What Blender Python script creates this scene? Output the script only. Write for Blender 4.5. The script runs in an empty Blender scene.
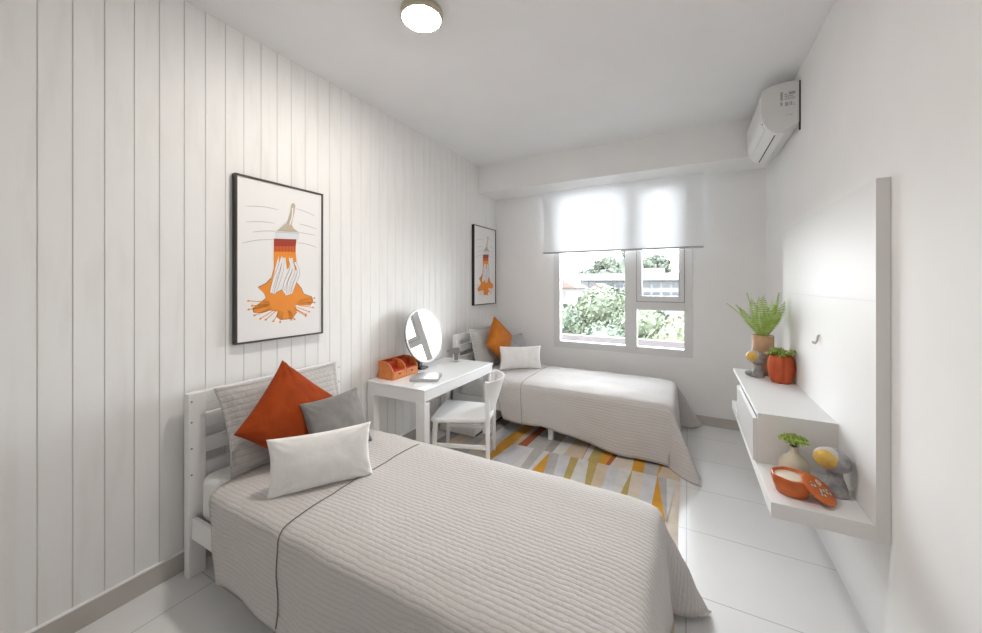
import bpy, bmesh, math, random
from mathutils import Vector, Matrix, noise
R = random.Random(7)
PI = math.pi
scn = bpy.context.scene
COL = scn.collection

# ------------------------------------------------------------------ materials
def new_mat(name, col, rough=.6, metal=0., spec=.5):
    m = bpy.data.materials.new(name); m.use_nodes = True
    b = m.node_tree.nodes['Principled BSDF']
    b.inputs['Base Color'].default_value = (*col, 1)
    b.inputs['Roughness'].default_value = rough
    b.inputs['Metallic'].default_value = metal
    b.inputs['Specular IOR Level'].default_value = spec
    return m
def N(m, t, **k):
    n = m.node_tree.nodes.new(t)
    for a, v in k.items():
        if a.startswith('i_'): n.inputs[a[2:].replace('_', ' ')].default_value = v
        else: setattr(n, a, v)
    return n
def L(m, a, b): m.node_tree.links.new(a, b)
def BS(m): return m.node_tree.nodes['Principled BSDF']
def vary(m, c1, c2, scale=6., detail=4., coord='Object', stretch=(1, 1, 1), lo=.35, hi=.65):
    tc = N(m, 'ShaderNodeTexCoord'); mp = N(m, 'ShaderNodeMapping'); mp.inputs['Scale'].default_value = stretch
    nz = N(m, 'ShaderNodeTexNoise'); nz.inputs['Scale'].default_value = scale; nz.inputs['Detail'].default_value = detail
    rp = N(m, 'ShaderNodeValToRGB'); rp.color_ramp.elements[0].position = lo; rp.color_ramp.elements[1].position = hi
    rp.color_ramp.elements[0].color = (*c1, 1); rp.color_ramp.elements[1].color = (*c2, 1)
    L(m, tc.outputs[coord], mp.inputs['Vector']); L(m, mp.outputs['Vector'], nz.inputs['Vector'])
    L(m, nz.outputs['Fac'], rp.inputs['Fac']); L(m, rp.outputs['Color'], BS(m).inputs['Base Color'])
    return nz, mp, rp
def bump(m, src, strength=.2, dist=.002):
    b = N(m, 'ShaderNodeBump'); b.inputs['Strength'].default_value = strength; b.inputs['Distance'].default_value = dist
    L(m, src, b.inputs['Height']); L(m, b.outputs['Normal'], BS(m).inputs['Normal']); return b
def math_n(m, op, a, b=None, c=None):
    n = N(m, 'ShaderNodeMath', operation=op)
    for i, v in enumerate((a, b, c)):
        if v is None: continue
        if isinstance(v, (int, float)): n.inputs[i].default_value = v
        else: L(m, v, n.inputs[i])
    return n.outputs[0]

M = {}
def wall_paint(name, col):
    m = new_mat(name, col, .65, spec=.3)
    nz, _, _ = vary(m, tuple(c*.975 for c in col), col, 3.)
    n2 = N(m, 'ShaderNodeTexNoise'); n2.inputs['Scale'].default_value = 180.
    bump(m, n2.outputs['Fac'], .08, .001); return m
M['wall'] = wall_paint('wall paint', (.865, .86, .855))
M['ceil'] = wall_paint('ceiling paint', (.865, .87, .875))
M['plank'] = new_mat('white washed planks', (.76, .745, .72), .55, spec=.35)
nz, _, _ = vary(M['plank'], (.785, .772, .75), (.83, .822, .81), 3.2, 8., stretch=(1, 5, .8), lo=.28, hi=.5)
bump(M['plank'], nz.outputs['Fac'], .15, .001)
M['groove'] = new_mat('plank groove', (.66, .645, .625), .8)
M['tilebase'] = new_mat('baseboard tile', (.50, .475, .44), .45)
vary(M['tilebase'], (.46, .435, .40), (.54, .51, .475), 5.)
M['white'] = new_mat('white lacquer', (.83, .83, .83), .32)
M['whitewood'] = new_mat('white painted wood', (.80, .79, .78), .42)
M['whitegloss'] = new_mat('white gloss laminate', (.82, .825, .83), .2)
M['panel'] = new_mat('panel laminate', (.80, .80, .80), .5)
M['edge'] = new_mat('laminate edging', (.75, .73, .71), .5)
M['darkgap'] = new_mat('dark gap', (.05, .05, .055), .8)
M['plastic'] = new_mat('white plastic', (.80, .80, .79), .35)
M['plasticshade'] = new_mat('white plastic shaded', (.70, .695, .68), .45)  # greyer copy of the white plastic, side shade put into the colour
M['screw'] = new_mat('screw metal', (.30, .29, .28), .4, .8)
M['sticker'] = new_mat('sticker print', (.36, .37, .38), .6)
M['frameblack'] = new_mat('black picture frame', (.018, .014, .013), .35)
M['frameedge'] = new_mat('frame front edge', (.10, .085, .075), .35, .4)
M['canvas'] = new_mat('print paper', (.80, .785, .78), .6)
M['artorange'] = new_mat('print orange', (.80, .26, .018), .5)
M['artred'] = new_mat('print dark red', (.36, .035, .012), .5)
M['artrust'] = new_mat('print rust', (.62, .10, .012), .5)
M['artline'] = new_mat('print brown line', (.16, .06, .03), .6)
M['artgrey'] = new_mat('print crease grey', (.52, .50, .49), .6)
M['arttan'] = new_mat('print handle tan', (.50, .42, .31), .6)
M['artsteel'] = new_mat('print ferrule', (.66, .70, .72), .5)
M['black'] = new_mat('black plastic', (.03, .03, .032), .4)
M['grey'] = new_mat('grey plastic', (.22, .22, .225), .4)
M['silver'] = new_mat('silver cover', (.50, .51, .52), .3, .5)
M['white_sheet'] = new_mat('white_sheet', (.88, .88, .88), .5)
M['mirror'] = new_mat('mirror glass', (.93, .94, .94), .02, 1.)
M['terracotta'] = new_mat('orange glazed clay', (.60, .135, .02), .38); vary(M['terracotta'], (.52, .10, .014), (.66, .16, .03), 9.)
M['redclay'] = new_mat('red orange clay', (.56, .09, .02), .45); vary(M['redclay'], (.48, .07, .014), (.62, .115, .03), 12.)
M['tanclay'] = new_mat('tan pottery', (.56, .33, .19), .6); vary(M['tanclay'], (.52, .30, .17), (.60, .37, .22), 14.)
M['cream'] = new_mat('cream pottery', (.64, .58, .45), .45)
M['wax'] = new_mat('candle wax', (.82, .74, .62), .5)
M['stone'] = new_mat('grey stone sculpture', (.30, .295, .30), .45); vary(M['stone'], (.22, .22, .225), (.42, .41, .41), 30.)
M['gold'] = new_mat('gold leaf face', (.68, .43, .09), .4, .25); vary(M['gold'], (.55, .33, .10), (.76, .50, .10), 22.)
M['palestone'] = new_mat('pale stone rim', (.55, .52, .48), .5)
M['organizer'] = new_mat('orange stained wood', (.62, .20, .045), .45); vary(M['organizer'], (.56, .165, .03), (.68, .23, .06), 20.)
M['organizer_in'] = new_mat('red lined inside', (.42, .045, .015), .5)
M['fern'] = new_mat('fern green', (.22, .40, .05), .5); vary(M['fern'], (.26, .42, .05), (.52, .66, .18), 16.)
M['succ'] = new_mat('succulent green', (.30, .42, .05), .5); vary(M['succ'], (.18, .30, .02), (.42, .52, .10), 40.)
M['soil'] = new_mat('soil', (.06, .035, .02), .9)
for k in ('fern', 'succ'): BS(M[k]).inputs['Subsurface Weight'].default_value = .0
M['alu'] = new_mat('window aluminium', (.70, .70, .70), .45)
M['bar'] = new_mat('blind bar metal', (.46, .46, .47), .4, .3)
M['mosaic1'] = new_mat('mosaic cream', (.75, .70, .62), .3)
M['mosaic2'] = new_mat('mosaic green', (.10, .25, .17), .3)
M['drawerwood'] = new_mat('drawer paint', (.80, .795, .79), .4)

# floor tiles
m = M['floor'] = new_mat('floor tiles', (.6, .6, .6), .24, spec=.5)
tc = N(m, 'ShaderNodeTexCoord'); sx = N(m, 'ShaderNodeSeparateXYZ'); L(m, tc.outputs['Object'], sx.inputs[0])
def gridline(o, off, pitch, w):
    a = math_n(m, 'SUBTRACT', o, off - pitch*40); a = math_n(m, 'DIVIDE', a, pitch); a = math_n(m, 'ADD', a, .5)
    a = math_n(m, 'FRACT', a); a = math_n(m, 'SUBTRACT', a, .5); a = math_n(m, 'ABSOLUTE', a); a = math_n(m, 'MULTIPLY', a, pitch)
    return math_n(m, 'LESS_THAN', a, w)
g = math_n(m, 'MAXIMUM', gridline(sx.outputs['X'], -.007, .98, .0025), gridline(sx.outputs['Y'], 1.89, .49, .0025))
nz = N(m, 'ShaderNodeTexNoise'); nz.inputs['Scale'].default_value = 4.; nz.inputs['Detail'].default_value = 6.
rp = N(m, 'ShaderNodeValToRGB'); rp.color_ramp.elements[0].color = (.70, .695, .69, 1); rp.color_ramp.elements[1].color = (.80, .80, .80, 1)
rp.color_ramp.elements[0].position = .3; rp.color_ramp.elements[1].position = .7
L(m, nz.outputs['Fac'], rp.inputs['Fac'])
mx = N(m, 'ShaderNodeMix', data_type='RGBA'); L(m, g, mx.inputs[0]); L(m, rp.outputs['Color'], mx.inputs[6]); mx.inputs[7].default_value = (.50, .50, .50, 1)
L(m, mx.outputs[2], BS(m).inputs['Base Color'])

# fabrics
def fabric(name, c, var=.10, wscale=900., bs=.25, rough=.9):
    m = new_mat(name, c, rough, spec=.15)
    vary(m, tuple(x*(1-var) for x in c), tuple(min(1, x*(1+var)) for x in c), 12., 5.)
    tc = N(m, 'ShaderNodeTexCoord'); n = N(m, 'ShaderNodeTexNoise'); n.inputs['Scale'].default_value = wscale*.35
    n3 = N(m, 'ShaderNodeTexNoise'); n3.inputs['Scale'].default_value = 14.; n3.inputs['Detail'].default_value = 5.
    L(m, tc.outputs['Object'], n.inputs['Vector']); L(m, tc.outputs['Object'], n3.inputs['Vector'])
    s = math_n(m, 'ADD', math_n(m, 'MULTIPLY', n.outputs['Fac'], .12), n3.outputs['Fac'])
    bump(m, s, bs, .02); BS(m).inputs['Sheen Weight'].default_value = .15
    return m
M['orange'] = fabric('burnt orange velvet', (.30, .045, .006))
M['orange2'] = fabric('amber velvet', (.47, .145, .012))
M['darkgrey'] = fabric('dark grey weave', (.235, .225, .215))
M['whitefab'] = fabric('white ribbed cotton', (.86, .845, .83), .03)
M['mattress'] = fabric('white sheet', (.78, .77, .76), .03)
M['greyfab'] = fabric('mid grey weave', (.36, .36, .36))
def quilt_mat(name, c, px=.036, py=.019, amp=.55, dist=.004):
    m = new_mat(name, c, .85, spec=.2)
    uv = N(m, 'ShaderNodeUVMap'); uv.uv_map = 'UVMap'
    n0 = N(m, 'ShaderNodeTexNoise'); n0.inputs['Scale'].default_value = 22.; L(m, uv.outputs[0], n0.inputs['Vector'])
    mixv = N(m, 'ShaderNodeVectorMath', operation='MULTIPLY_ADD'); L(m, n0.outputs['Color'], mixv.inputs[0]); mixv.inputs[1].default_value = (.012, .010, 0); L(m, uv.outputs[0], mixv.inputs[2])
    s = N(m, 'ShaderNodeSeparateXYZ'); L(m, mixv.outputs[0], s.inputs[0])
    def ridge(o, p):
        a = math_n(m, 'MULTIPLY', o, PI/p); a = math_n(m, 'SINE', a); return math_n(m, 'ABSOLUTE', a)
    ry = ridge(s.outputs['Y'], py); rw = math_n(m, 'MULTIPLY', math_n(m, 'FLOOR', math_n(m, 'DIVIDE', s.outputs['Y'], py)), px*.5); rx = ridge(math_n(m, 'ADD', s.outputs['X'], rw), px)
    ry = math_n(m, 'POWER', ry, .6); rx = math_n(m, 'POWER', rx, .35)
    h = math_n(m, 'MULTIPLY', ry, math_n(m, 'ADD', math_n(m, 'MULTIPLY', rx, .6), .4))
    n1 = N(m, 'ShaderNodeTexNoise'); n1.inputs['Scale'].default_value = 75.; n1.inputs['Detail'].default_value = 4.; L(m, uv.outputs[0], n1.inputs['Vector'])
    hh = math_n(m, 'ADD', h, math_n(m, 'MULTIPLY', n1.outputs['Fac'], 1.3))
    bump(m, hh, amp, dist)
    rp = N(m, 'ShaderNodeValToRGB'); rp.color_ramp.elements[0].color = (*[x*.80 for x in c], 1); rp.color_ramp.elements[1].color = (*c, 1)
    rp.color_ramp.elements[0].position = .05; rp.color_ramp.elements[1].position = .5
    L(m, h, rp.inputs['Fac']); L(m, rp.outputs['Color'], BS(m).inputs['Base Color'])
    BS(m).inputs['Sheen Weight'].default_value = .1
    return m
M['quilt'] = quilt_mat('grey quilted cotton', (.585, .553, .535))
M['sham'] = quilt_mat('grey quilted sham', (.48, .46, .445), .03, .03, .6, .004)
M['seam'] = new_mat('quilt seam piping', (.20, .17, .15), .9)
# blind
m = M['blind'] = bpy.data.materials.new('translucent blind'); m.use_nodes = True
nt = m.node_tree; nt.nodes.remove(BS(m)); out = nt.nodes['Material Output']
d = N(m, 'ShaderNodeBsdfDiffuse'); d.inputs['Color'].default_value = (.93, .935, .94, 1)
t = N(m, 'ShaderNodeBsdfTranslucent'); t.inputs['Color'].default_value = (.93, .95, .97, 1)
tr = N(m, 'ShaderNodeBsdfTransparent'); x1 = N(m, 'ShaderNodeMixShader'); x2 = N(m, 'ShaderNodeMixShader')
x1.inputs[0].default_value = .26; x2.inputs[0].default_value = .05
L(m, d.outputs[0], x1.inputs[1]); L(m, t.outputs[0], x1.inputs[2]); L(m, x1.outputs[0], x2.inputs[1]); L(m, tr.outputs[0], x2.inputs[2]); L(m, x2.outputs[0], out.inputs['Surface'])
# glass
m = M['glass'] = bpy.data.materials.new('window glass'); m.use_nodes = True
nt = m.node_tree; nt.nodes.remove(BS(m)); out = nt.nodes['Material Output']
tr = N(m, 'ShaderNodeBsdfTransparent'); tr.inputs['Color'].default_value = (.96, .97, .97, 1)
gl = N(m, 'ShaderNodeBsdfGlossy'); gl.inputs['Roughness'].default_value = .02
fr = N(m, 'ShaderNodeFresnel'); fr.inputs['IOR'].default_value = 1.4; x1 = N(m, 'ShaderNodeMixShader')
L(m, fr.outputs[0], x1.inputs[0]); L(m, tr.outputs[0], x1.inputs[1]); L(m, gl.outputs[0], x1.inputs[2]); L(m, x1.outputs[0], out.inputs['Surface'])
# lamp diffuser
m = M['lamp'] = new_mat('lamp diffuser', (.9, .85, .75), .4)
BS(m).inputs['Emission Color'].default_value = (1, .95, .885, 1); BS(m).inputs['Emission Strength'].default_value = 58.
M['lampbase'] = new_mat('lamp base', (.62, .55, .42), .4)
# exterior
for k, c, c2 in (('leafA', (.044, .056, .032), (.084, .098, .060)), ('leafB', (.038, .054, .036), (.070, .088, .056)), ('leafC', (.062, .075, .038), (.105, .115, .068)), ('leafH', (.034, .042, .028), (.050, .058, .040))):
    M[k] = new_mat('foliage ' + k, c, .7); vary(M[k], c, c2, 1.2)
M['bark'] = new_mat('bark', (.13, .09, .06), .9)
M['bldg'] = new_mat('white render', (.11, .11, .113), .7)
M['bluewin'] = new_mat('strip window', (.022, .026, .033), .3)
M['slab'] = new_mat('grey slab', (.13, .135, .14), .7)
M['rooftile'] = new_mat('clay roof', (.50, .25, .19), .8); vary(M['rooftile'], (.055, .036, .031), (.068, .048, .042), 2.)
M['house'] = new_mat('house wall', (.085, .075, .07), .8)
M['parapet'] = new_mat('pink terrace', (.62, .38, .33), .8); vary(M['parapet'], (.052, .027, .024), (.064, .038, .034), 1.5)
M['parapetw'] = new_mat('pale coping', (.060, .052, .051), .8)
M['ground'] = new_mat('ground outside', (.07, .08, .055), .9)
M['hill'] = new_mat('hill slope', (.18, .24, .12), .9); vary(M['hill'], (.034, .042, .028), (.050, .058, .040), .3)

# ------------------------------------------------------------------ mesh helpers
class MB:
    def __init__(s): s.v = []; s.f = []; s.m = []; s.sm = []; s.uv = None
    def add(s, vs, fs, mi=0, smooth=False):
        o = len(s.v); s.v += [tuple(p) for p in vs]
        for f in fs: s.f.append(tuple(i+o for i in f)); s.m.append(mi); s.sm.append(smooth)
        return s
    def box(s, a, b, mi=0):
        x0, y0, z0 = a; x1, y1, z1 = b
        return s.add([(x0,y0,z0),(x1,y0,z0),(x1,y1,z0),(x0,y1,z0),(x0,y0,z1),(x1,y0,z1),(x1,y1,z1),(x0,y1,z1)],
            [(0,3,2,1),(4,5,6,7),(0,1,5,4),(1,2,6,5),(2,3,7,6),(3,0,4,7)], mi)
    def prism(s, poly, fn, d0, d1, mi=0, smooth=False):
        n = len(poly); a = [fn(p, d0) for p in poly]; b = [fn(p, d1) for p in poly]
        s.add(a+b, [tuple(range(n))[::-1], tuple(range(n, 2*n))], mi)
        o = len(s.v)-2*n
        for i in range(n):
            j = (i+1) % n; s.f.append((o+i, o+j, o+n+j, o+n+i)); s.m.append(mi); s.sm.append(smooth)
        return s
    def lathe(s, prof, c=(0,0,0), n=32, mi=0, rfn=None, sx=1, sy=1):
        vs = []; fs = []
        for r, z in prof:
            for k in range(n):
                a = 2*PI*k/n; q = r*(rfn(a, z) if rfn else 1)
                vs.append((c[0]+q*math.cos(a)*sx, c[1]+q*math.sin(a)*sy, c[2]+z))
        for i in range(len(prof)-1):
            for k in range(n):
                k2 = (k+1) % n; fs.append((i*n+k, i*n+k2, (i+1)*n+k2, (i+1)*n+k))
        fs.append(tuple(range(n))[::-1]); fs.append(tuple(range((len(prof)-1)*n, len(prof)*n)))
        return s.add(vs, fs, mi, True)
    def tube(s, pts, r, n=10, mi=0):
        pts = [Vector(p) for p in pts]; vs = []; fs = []
        rs = r if isinstance(r, (list, tuple)) else [r]*len(pts)
        up = None
        for i, p in enumerate(pts):
            t = (pts[min(i+1, len(pts)-1)]-pts[max(i-1, 0)]).normalized()
            if up is None: up = t.orthogonal().normalized()
            up = (up - t*up.dot(t)).normalized(); w = t.cross(up)
            for k in range(n):
                a = 2*PI*k/n; vs.append(p+(up*math.cos(a)+w*math.sin(a))*rs[i])
        for i in range(len(pts)-1):
            for k in range(n):
                k2 = (k+1) % n; fs.append((i*n+k, i*n+k2, (i+1)*n+k2, (i+1)*n+k))
        fs.append(tuple(range(n))[::-1]); fs.append(tuple(range((len(pts)-1)*n, len(pts)*n)))
        return s.add(vs, fs, mi, True)
    def ellipsoid(s, c, rx, ry, rz, mat=None, nu=28, nv=16, mi=0):
        vs = []; fs = []
        for i in range(nv+1):
            t = PI*i/nv
            for k in range(nu):
                a = 2*PI*k/nu; p = Vector((rx*math.sin(t)*math.cos(a), ry*math.sin(t)*math.sin(a), rz*math.cos(t)))
                if mat: p = mat @ p
                vs.append(p+Vector(c))
        for i in range(nv):
            for k in range(nu):
                k2 = (k+1) % nu; fs.append((i*nu+k, (i+1)*nu+k, (i+1)*nu+k2, i*nu+k2))
        return s.add(vs, fs, mi, True)
    def build(s, name, mats, parent=None, off=None, bevel=0, sub=0):
        """verts are in world (or root-local) coordinates; off is subtracted"""
        me = bpy.data.meshes.new(name); off = Vector(off or (0, 0, 0))
        me.from_pydata([tuple(Vector(v)-off) for v in s.v], [], s.f)
        for k in (mats if isinstance(mats, (list, tuple)) else [mats]): me.materials.append(M[k] if isinstance(k, str) else k)
        for p, mi, sm in zip(me.polygons, s.m, s.sm): p.material_index = mi; p.use_smooth = sm
        if s.uv:
            ul = me.uv_layers.new(name='UVMap')
            for l in me.loops: ul.data[l.index].uv = s.uv[l.vertex_index]
        bm = bmesh.new(); bm.from_mesh(me); bmesh.ops.recalc_face_normals(bm, faces=bm.faces); bm.to_mesh(me); bm.free()
        o = bpy.data.objects.new(name, me); COL.objects.link(o)
        if parent: o.parent = parent
        else: o.location = off
        if bevel:
            b = o.modifiers.new('bevel', 'BEVEL'); b.width = bevel; b.segments = 2; b.limit_method = 'ANGLE'; b.angle_limit = .7; b.harden_normals = False
        if sub:
            b = o.modifiers.new('sub', 'SUBSURF'); b.levels = sub; b.render_levels = sub
        return o
def tag(o, label, cat, group=None, kind=None):
    o['label'] = label; o['category'] = cat
    if group: o['group'] = group
    if kind: o['kind'] = kind
    return o
def thing(name, loc, label, cat, group=None, rz=0.):
    o = bpy.data.objects.new(name, None); o.empty_display_size = .05; COL.objects.link(o); o.location = loc; o.rotation_euler = (0, 0, rz)
    return tag(o, label, cat, group)
def struct(o): o['kind'] = 'structure'; return o
def dup(root, loc, label, group=None, rz=None):
    r = root.copy(); COL.objects.link(r); r.location = loc; r['label'] = label
    if rz is not None: r.rotation_euler = (0, 0, rz)
    if group: r['group'] = group
    for ch in list(root.children):
        c = ch.copy(); COL.objects.link(c); c.parent = r
        for g in list(ch.children):
            d = g.copy(); COL.objects.link(d); d.parent = c
    return r

# ------------------------------------------------------------------ room shell
XL, XR, YB, YF, H, HB, YBEAM = -2.181, .6406, 4.211, -1.25, 2.795, 2.478, 3.7716
struct(MB().box((XL-.15, YF-.15, -.12), (XR+.15, YB+.14, 0)).build('floor', 'floor'))
struct(MB().box((XL-.15, YF-.15, H), (XR+.15, YB+.14, H+.12)).build('ceiling', 'ceil'))
struct(MB().box((XL, YBEAM, HB), (XR, YB, H)).build('ceiling_beam', 'wall'))
# planked left wall: boards with grooves
w = MB(); ys = [YF]; prof = [(YF, 0)]
k0 = .414 - .0926*17
grooves = [k0+.0926*i for i in range(80) if YF+.02 < k0+.0926*i < YB-.02]
for g in grooves:
    gg = g+R.uniform(-.002, .002); prof += [(gg-.0024, 0), (gg-.0010, -.004), (gg+.0010, -.004), (gg+.0024, 0)]
prof.append((YB, 0))
for i in range(len(prof)-1):
    (a, da), (b, db) = prof[i], prof[i+1]
    mi = 1 if (da < 0 and db < 0) else 0
    w.add([(XL+da, a, 0), (XL+db, b, 0), (XL+db, b, H), (XL+da, a, H)], [(0, 1, 2, 3)], mi)
w.box((XL-.14, YF-.15, 0), (XL-.008, YB+.14, H), 0)
struct(w.build('wall_left', ['plank', 'groove']))
struct(MB().box((XR, YF-.15, 0), (XR+.14, YB+.14, H)).build('wall_right', 'wall'))
# back wall with the window opening
WX0, WX1, WZ0, WZ1 = -1.405, .045, .655, 2.475
w = MB()
w.box((XL, YB, 0), (WX0, YB+.14, H)); w.box((WX1, YB, 0), (XR, YB+.14, H)); w.box((WX0, YB, 0), (WX1, YB+.14, WZ0)); w.box((WX0, YB, WZ1), (WX1, YB+.14, H))
struct(w.build('wall_back', 'wall'))
# wall behind the camera
w = MB().box((XL, YF-.14, 0), (XR, YF, H))
struct(w.build('wall_rear', 'wall'))
struct(MB().box((XL, YF, 0), (XL+.012, YB, .092)).box((XL, YF, .092), (XL+.014, YB, .098), 1).build('baseboard_left', ['tilebase', 'wall']))
struct(MB().box((XL+.014, YB-.012, 0), (XR, YB, .092)).build('baseboard_back', 'tilebase'))

# window_1: frame, sash, panes
wr = bpy.data.objects.new('window_1', None); COL.objects.link(wr); wr.location = (WX0, YB, WZ0); wr['kind'] = 'structure'
WO = (WX0, YB, WZ0); yf0, yf1 = YB-.006, YB+.075
w = MB()
for a, b in (((WX0, WZ0), (-1.333, WZ1)), ((-.033, WZ0), (WX1, WZ1)), ((-1.333, WZ0), (-.033, .729)), ((-1.333, WZ1-.03), (-.033, WZ1)), ((-.603, .729), (-.481, WZ1-.03)), ((-.481, 1.125), (-.033, 1.215))):
    w.box((a[0], yf0, a[1]), (b[0], yf1, b[1]))
w.build('window_frame', 'alu', wr, WO, bevel=.003)
w = MB()
for a, b in (((-.481, 1.215), (-.437, 2.44)), ((-.077, 1.215), (-.033, 2.44)), ((-.437, 1.215), (-.077, 1.268)), ((-.437, 2.40), (-.077, 2.44))):
    w.box((a[0], YB-.012, a[1]), (b[0], YB+.05, b[1]))
sash = w.build('sash', 'alu', wr, WO, bevel=.004)
w = MB()
for a, b in (((-.437, 1.266), (-.431, 2.40)), ((-.083, 1.266), (-.077, 2.40)), ((-.437, 1.266), (-.077, 1.272)), ((-.486, 1.209), (-.481, 2.44)), ((-.486, 1.209), (-.028, 1.215)), ((-.033, 1.209), (-.028, 2.44))):
    w.box((a[0], YB-.010, a[1]), (b[0], YB+.052, b[1]))
gk = w.build('gasket', 'grey', sash, WO)
for x0, x1, z0, z1 in ((-1.333, -.603, .729, WZ1-.03), (-.437, -.077, 1.268, 2.40), (-.481, -.033, .729, 1.125)):
    MB().box((x0, YB+.03, z0), (x1, YB+.034, z1)).build('glass_pane', 'glass', wr, WO)

# roller blind
br = thing('roller_blind', (-.685, 4.10, HB), 'white translucent roller blind half lowered over the window, grey bottom bar', 'blind'); BO = (-.685, 4.10, HB)
w = MB()
w.box((-1.494, 4.0995, 1.768), (.127, 4.1005, HB-.001)); w.build('blind_fabric', 'blind', br, BO)
w = MB(); w.box((-1.503, 4.089, 1.750), (.135, 4.111, 1.770)); w.build('bottom_bar', 'bar', br, BO, bevel=.006)

# ------------------------------------------------------------------ ceiling lamp
lx, ly = -1.203, 1.492
cl = thing('ceiling_light', (lx, ly, H), 'round white flush ceiling light glowing warm, only light on the ceiling', 'ceiling light'); LO = (lx, ly, H)
MB().lathe([(.106, 0), (.106, -.036), (.103, -.039), (.096, -.039), (.095, -.030), (.001, -.028)], (lx, ly, H)).build('base_ring', 'lampbase', cl, LO)
MB().lathe([(.094, -.031), (.094, -.039), (.086, -.0435), (.06, -.048), (.03, -.050), (.001, -.050)], (lx, ly, H)).build('diffuser', 'lamp', cl, LO)

# ------------------------------------------------------------------ air conditioner
ay0, ay1 = 3.02, 3.745
ac = thing('air_conditioner', (XR, ay0, 2.44), 'white wall mounted split air conditioner high on the right wall', 'air conditioner'); AO = (XR, ay0, 2.44)
P = [(.640, 2.44), (.640, 2.715), (.600, 2.722), (.560, 2.722), (.50, 2.713), (.462, 2.700), (.443, 2.69), (.437, 2.66), (.437, 2.56), (.441, 2.515), (.452, 2.47), (.472, 2.432), (.495, 2.408), (.52, 2.395), (.56, 2.390)]
MB().prism(P, lambda p, d: (p[0], d, p[1]), ay0+.012, ay1, smooth=False).build('body', 'plastic', ac, AO, bevel=.004)
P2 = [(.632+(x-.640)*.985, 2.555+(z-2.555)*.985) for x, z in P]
MB().prism(P2, lambda p, d: (p[0], d, p[1]), ay0, ay0+.012).build('side_cover', 'plasticshade', ac, AO, bevel=.004)
# outlet slot with louvre along the lower front
def acp(t, out):   # point on the curved lower front between two profile points
    a, b = Vector((.4470, 0, 2.490)), Vector((.518, 0, 2.396)); n = Vector((-.82, 0, -.57)); return a.lerp(b, t)+n*out
w = MB(); c = [acp(.0, .003), acp(1., .003), acp(1., -.006), acp(0, -.006)]
w.prism([(q.x, q.z) for q in c], lambda p, d: (p[0], d, p[1]), ay0+.055, ay1-.05); w.build('outlet_slot', 'darkgap', ac, AO)
c = [acp(-.08, .006), acp(.36, .016), acp(.40, .013), acp(-.04, .003)]
w = MB(); w.prism([(q.x, q.z) for q in c], lambda p, d: (p[0], d, p[1]), ay0+.06, ay1-.055); w.build('louvre', 'plastic', ac, AO)
w = MB()
for (x0, z0, x1, z1) in ((.535, 2.60, .548, 2.655), (.556, 2.60, .612, 2.604), (.556, 2.61, .612, 2.614), (.556, 2.62, .602, 2.626), (.578, 2.632, .612, 2.65), (.556, 2.632, .570, 2.640), (.535, 2.565, .545, 2.59), (.560, 2.56, .575, 2.585), (.580, 2.56, .583, 2.585), (.588, 2.56, .596, 2.585), (.60, 2.56, .612, 2.563), (.60, 2.57, .612, 2.573), (.560, 2.50, .572, 2.503), (.578, 2.50, .60, 2.503)):
    MB().box((x0, ay0-.0008, z0), (x1, ay0, z1)).build('printed_mark', 'sticker', ac, AO)
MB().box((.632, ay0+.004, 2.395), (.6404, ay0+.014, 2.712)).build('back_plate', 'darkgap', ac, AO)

# ------------------------------------------------------------------ wall pictures
ART = {
'handle': [(0.594,0.884),(0.619,0.895),(0.639,0.88),(0.63,0.837),(0.594,0.747),(0.619,0.723),(0.681,0.704),(0.419,0.691),(0.489,0.73),(0.535,0.751),(0.578,0.832)],
'ferrule': [(0.406,0.690),(0.685,0.702),(0.68,0.655),(0.415,0.643)],
'bristle': [(0.391,0.642),(0.654,0.656),(0.644,0.607),(0.391,0.594)],
'bristle2': [(0.391,0.596),(0.644,0.609),(0.644,0.569),(0.391,0.559)],
'drip': [(0.391,0.561),(0.644,0.571),(0.66,0.461),(0.635,0.44),(0.61,0.527),(0.585,0.527),(0.56,0.459),(0.54,0.45),(0.522,0.531),(0.481,0.497),(0.45,0.43),(0.446,0.535),(0.419,0.482),(0.367,0.363),(0.355,0.38),(0.391,0.455)],
's1': [(0.481,0.53),(0.446,0.456),(0.4,0.39),(0.356,0.299)], 's2': [(0.498,0.524),(0.481,0.444),(0.446,0.377),(0.4,0.292)],
's3': [(0.565,0.527),(0.589,0.459),(0.53,0.377),(0.498,0.311)], 's4': [(0.589,0.52),(0.619,0.446),(0.565,0.365),(0.546,0.29)],
's5': [(0.633,0.501),(0.678,0.433),(0.626,0.351),(0.589,0.289)],
'splat': [(0.226,0.332),(0.311,0.357),(0.378,0.397),(0.356,0.312),(0.389,0.288),(0.481,0.317),(0.53,0.277),(0.602,0.289),(0.652,0.365),(0.715,0.323),(0.743,0.287),(0.848,0.265),(0.863,0.229),(0.822,0.205),(0.715,0.211),(0.639,0.214),(0.659,0.165),(0.602,0.126),(0.47,0.126),(0.419,0.148),(0.435,0.18),(0.356,0.189),(0.269,0.176),(0.185,0.183),(0.174,0.209),(0.248,0.238),(0.311,0.268),(0.291,0.294)],
'w': [[(0.104,0.817),(0.28,0.832),(0.446,0.831)],[(0.104,0.723),(0.25,0.738),(0.4,0.74)],[(0.165,0.667),(0.3,0.684),(0.411,0.69)],[(0.065,0.595),(0.22,0.622),(0.389,0.637)],[(0.652,0.86),(0.78,0.85),(0.891,0.834)],[(0.691,0.76),(0.8,0.755),(0.919,0.743)],[(0.678,0.703),(0.904,0.698)],[(0.665,0.633),(0.8,0.628),(0.919,0.612)]]}
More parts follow.
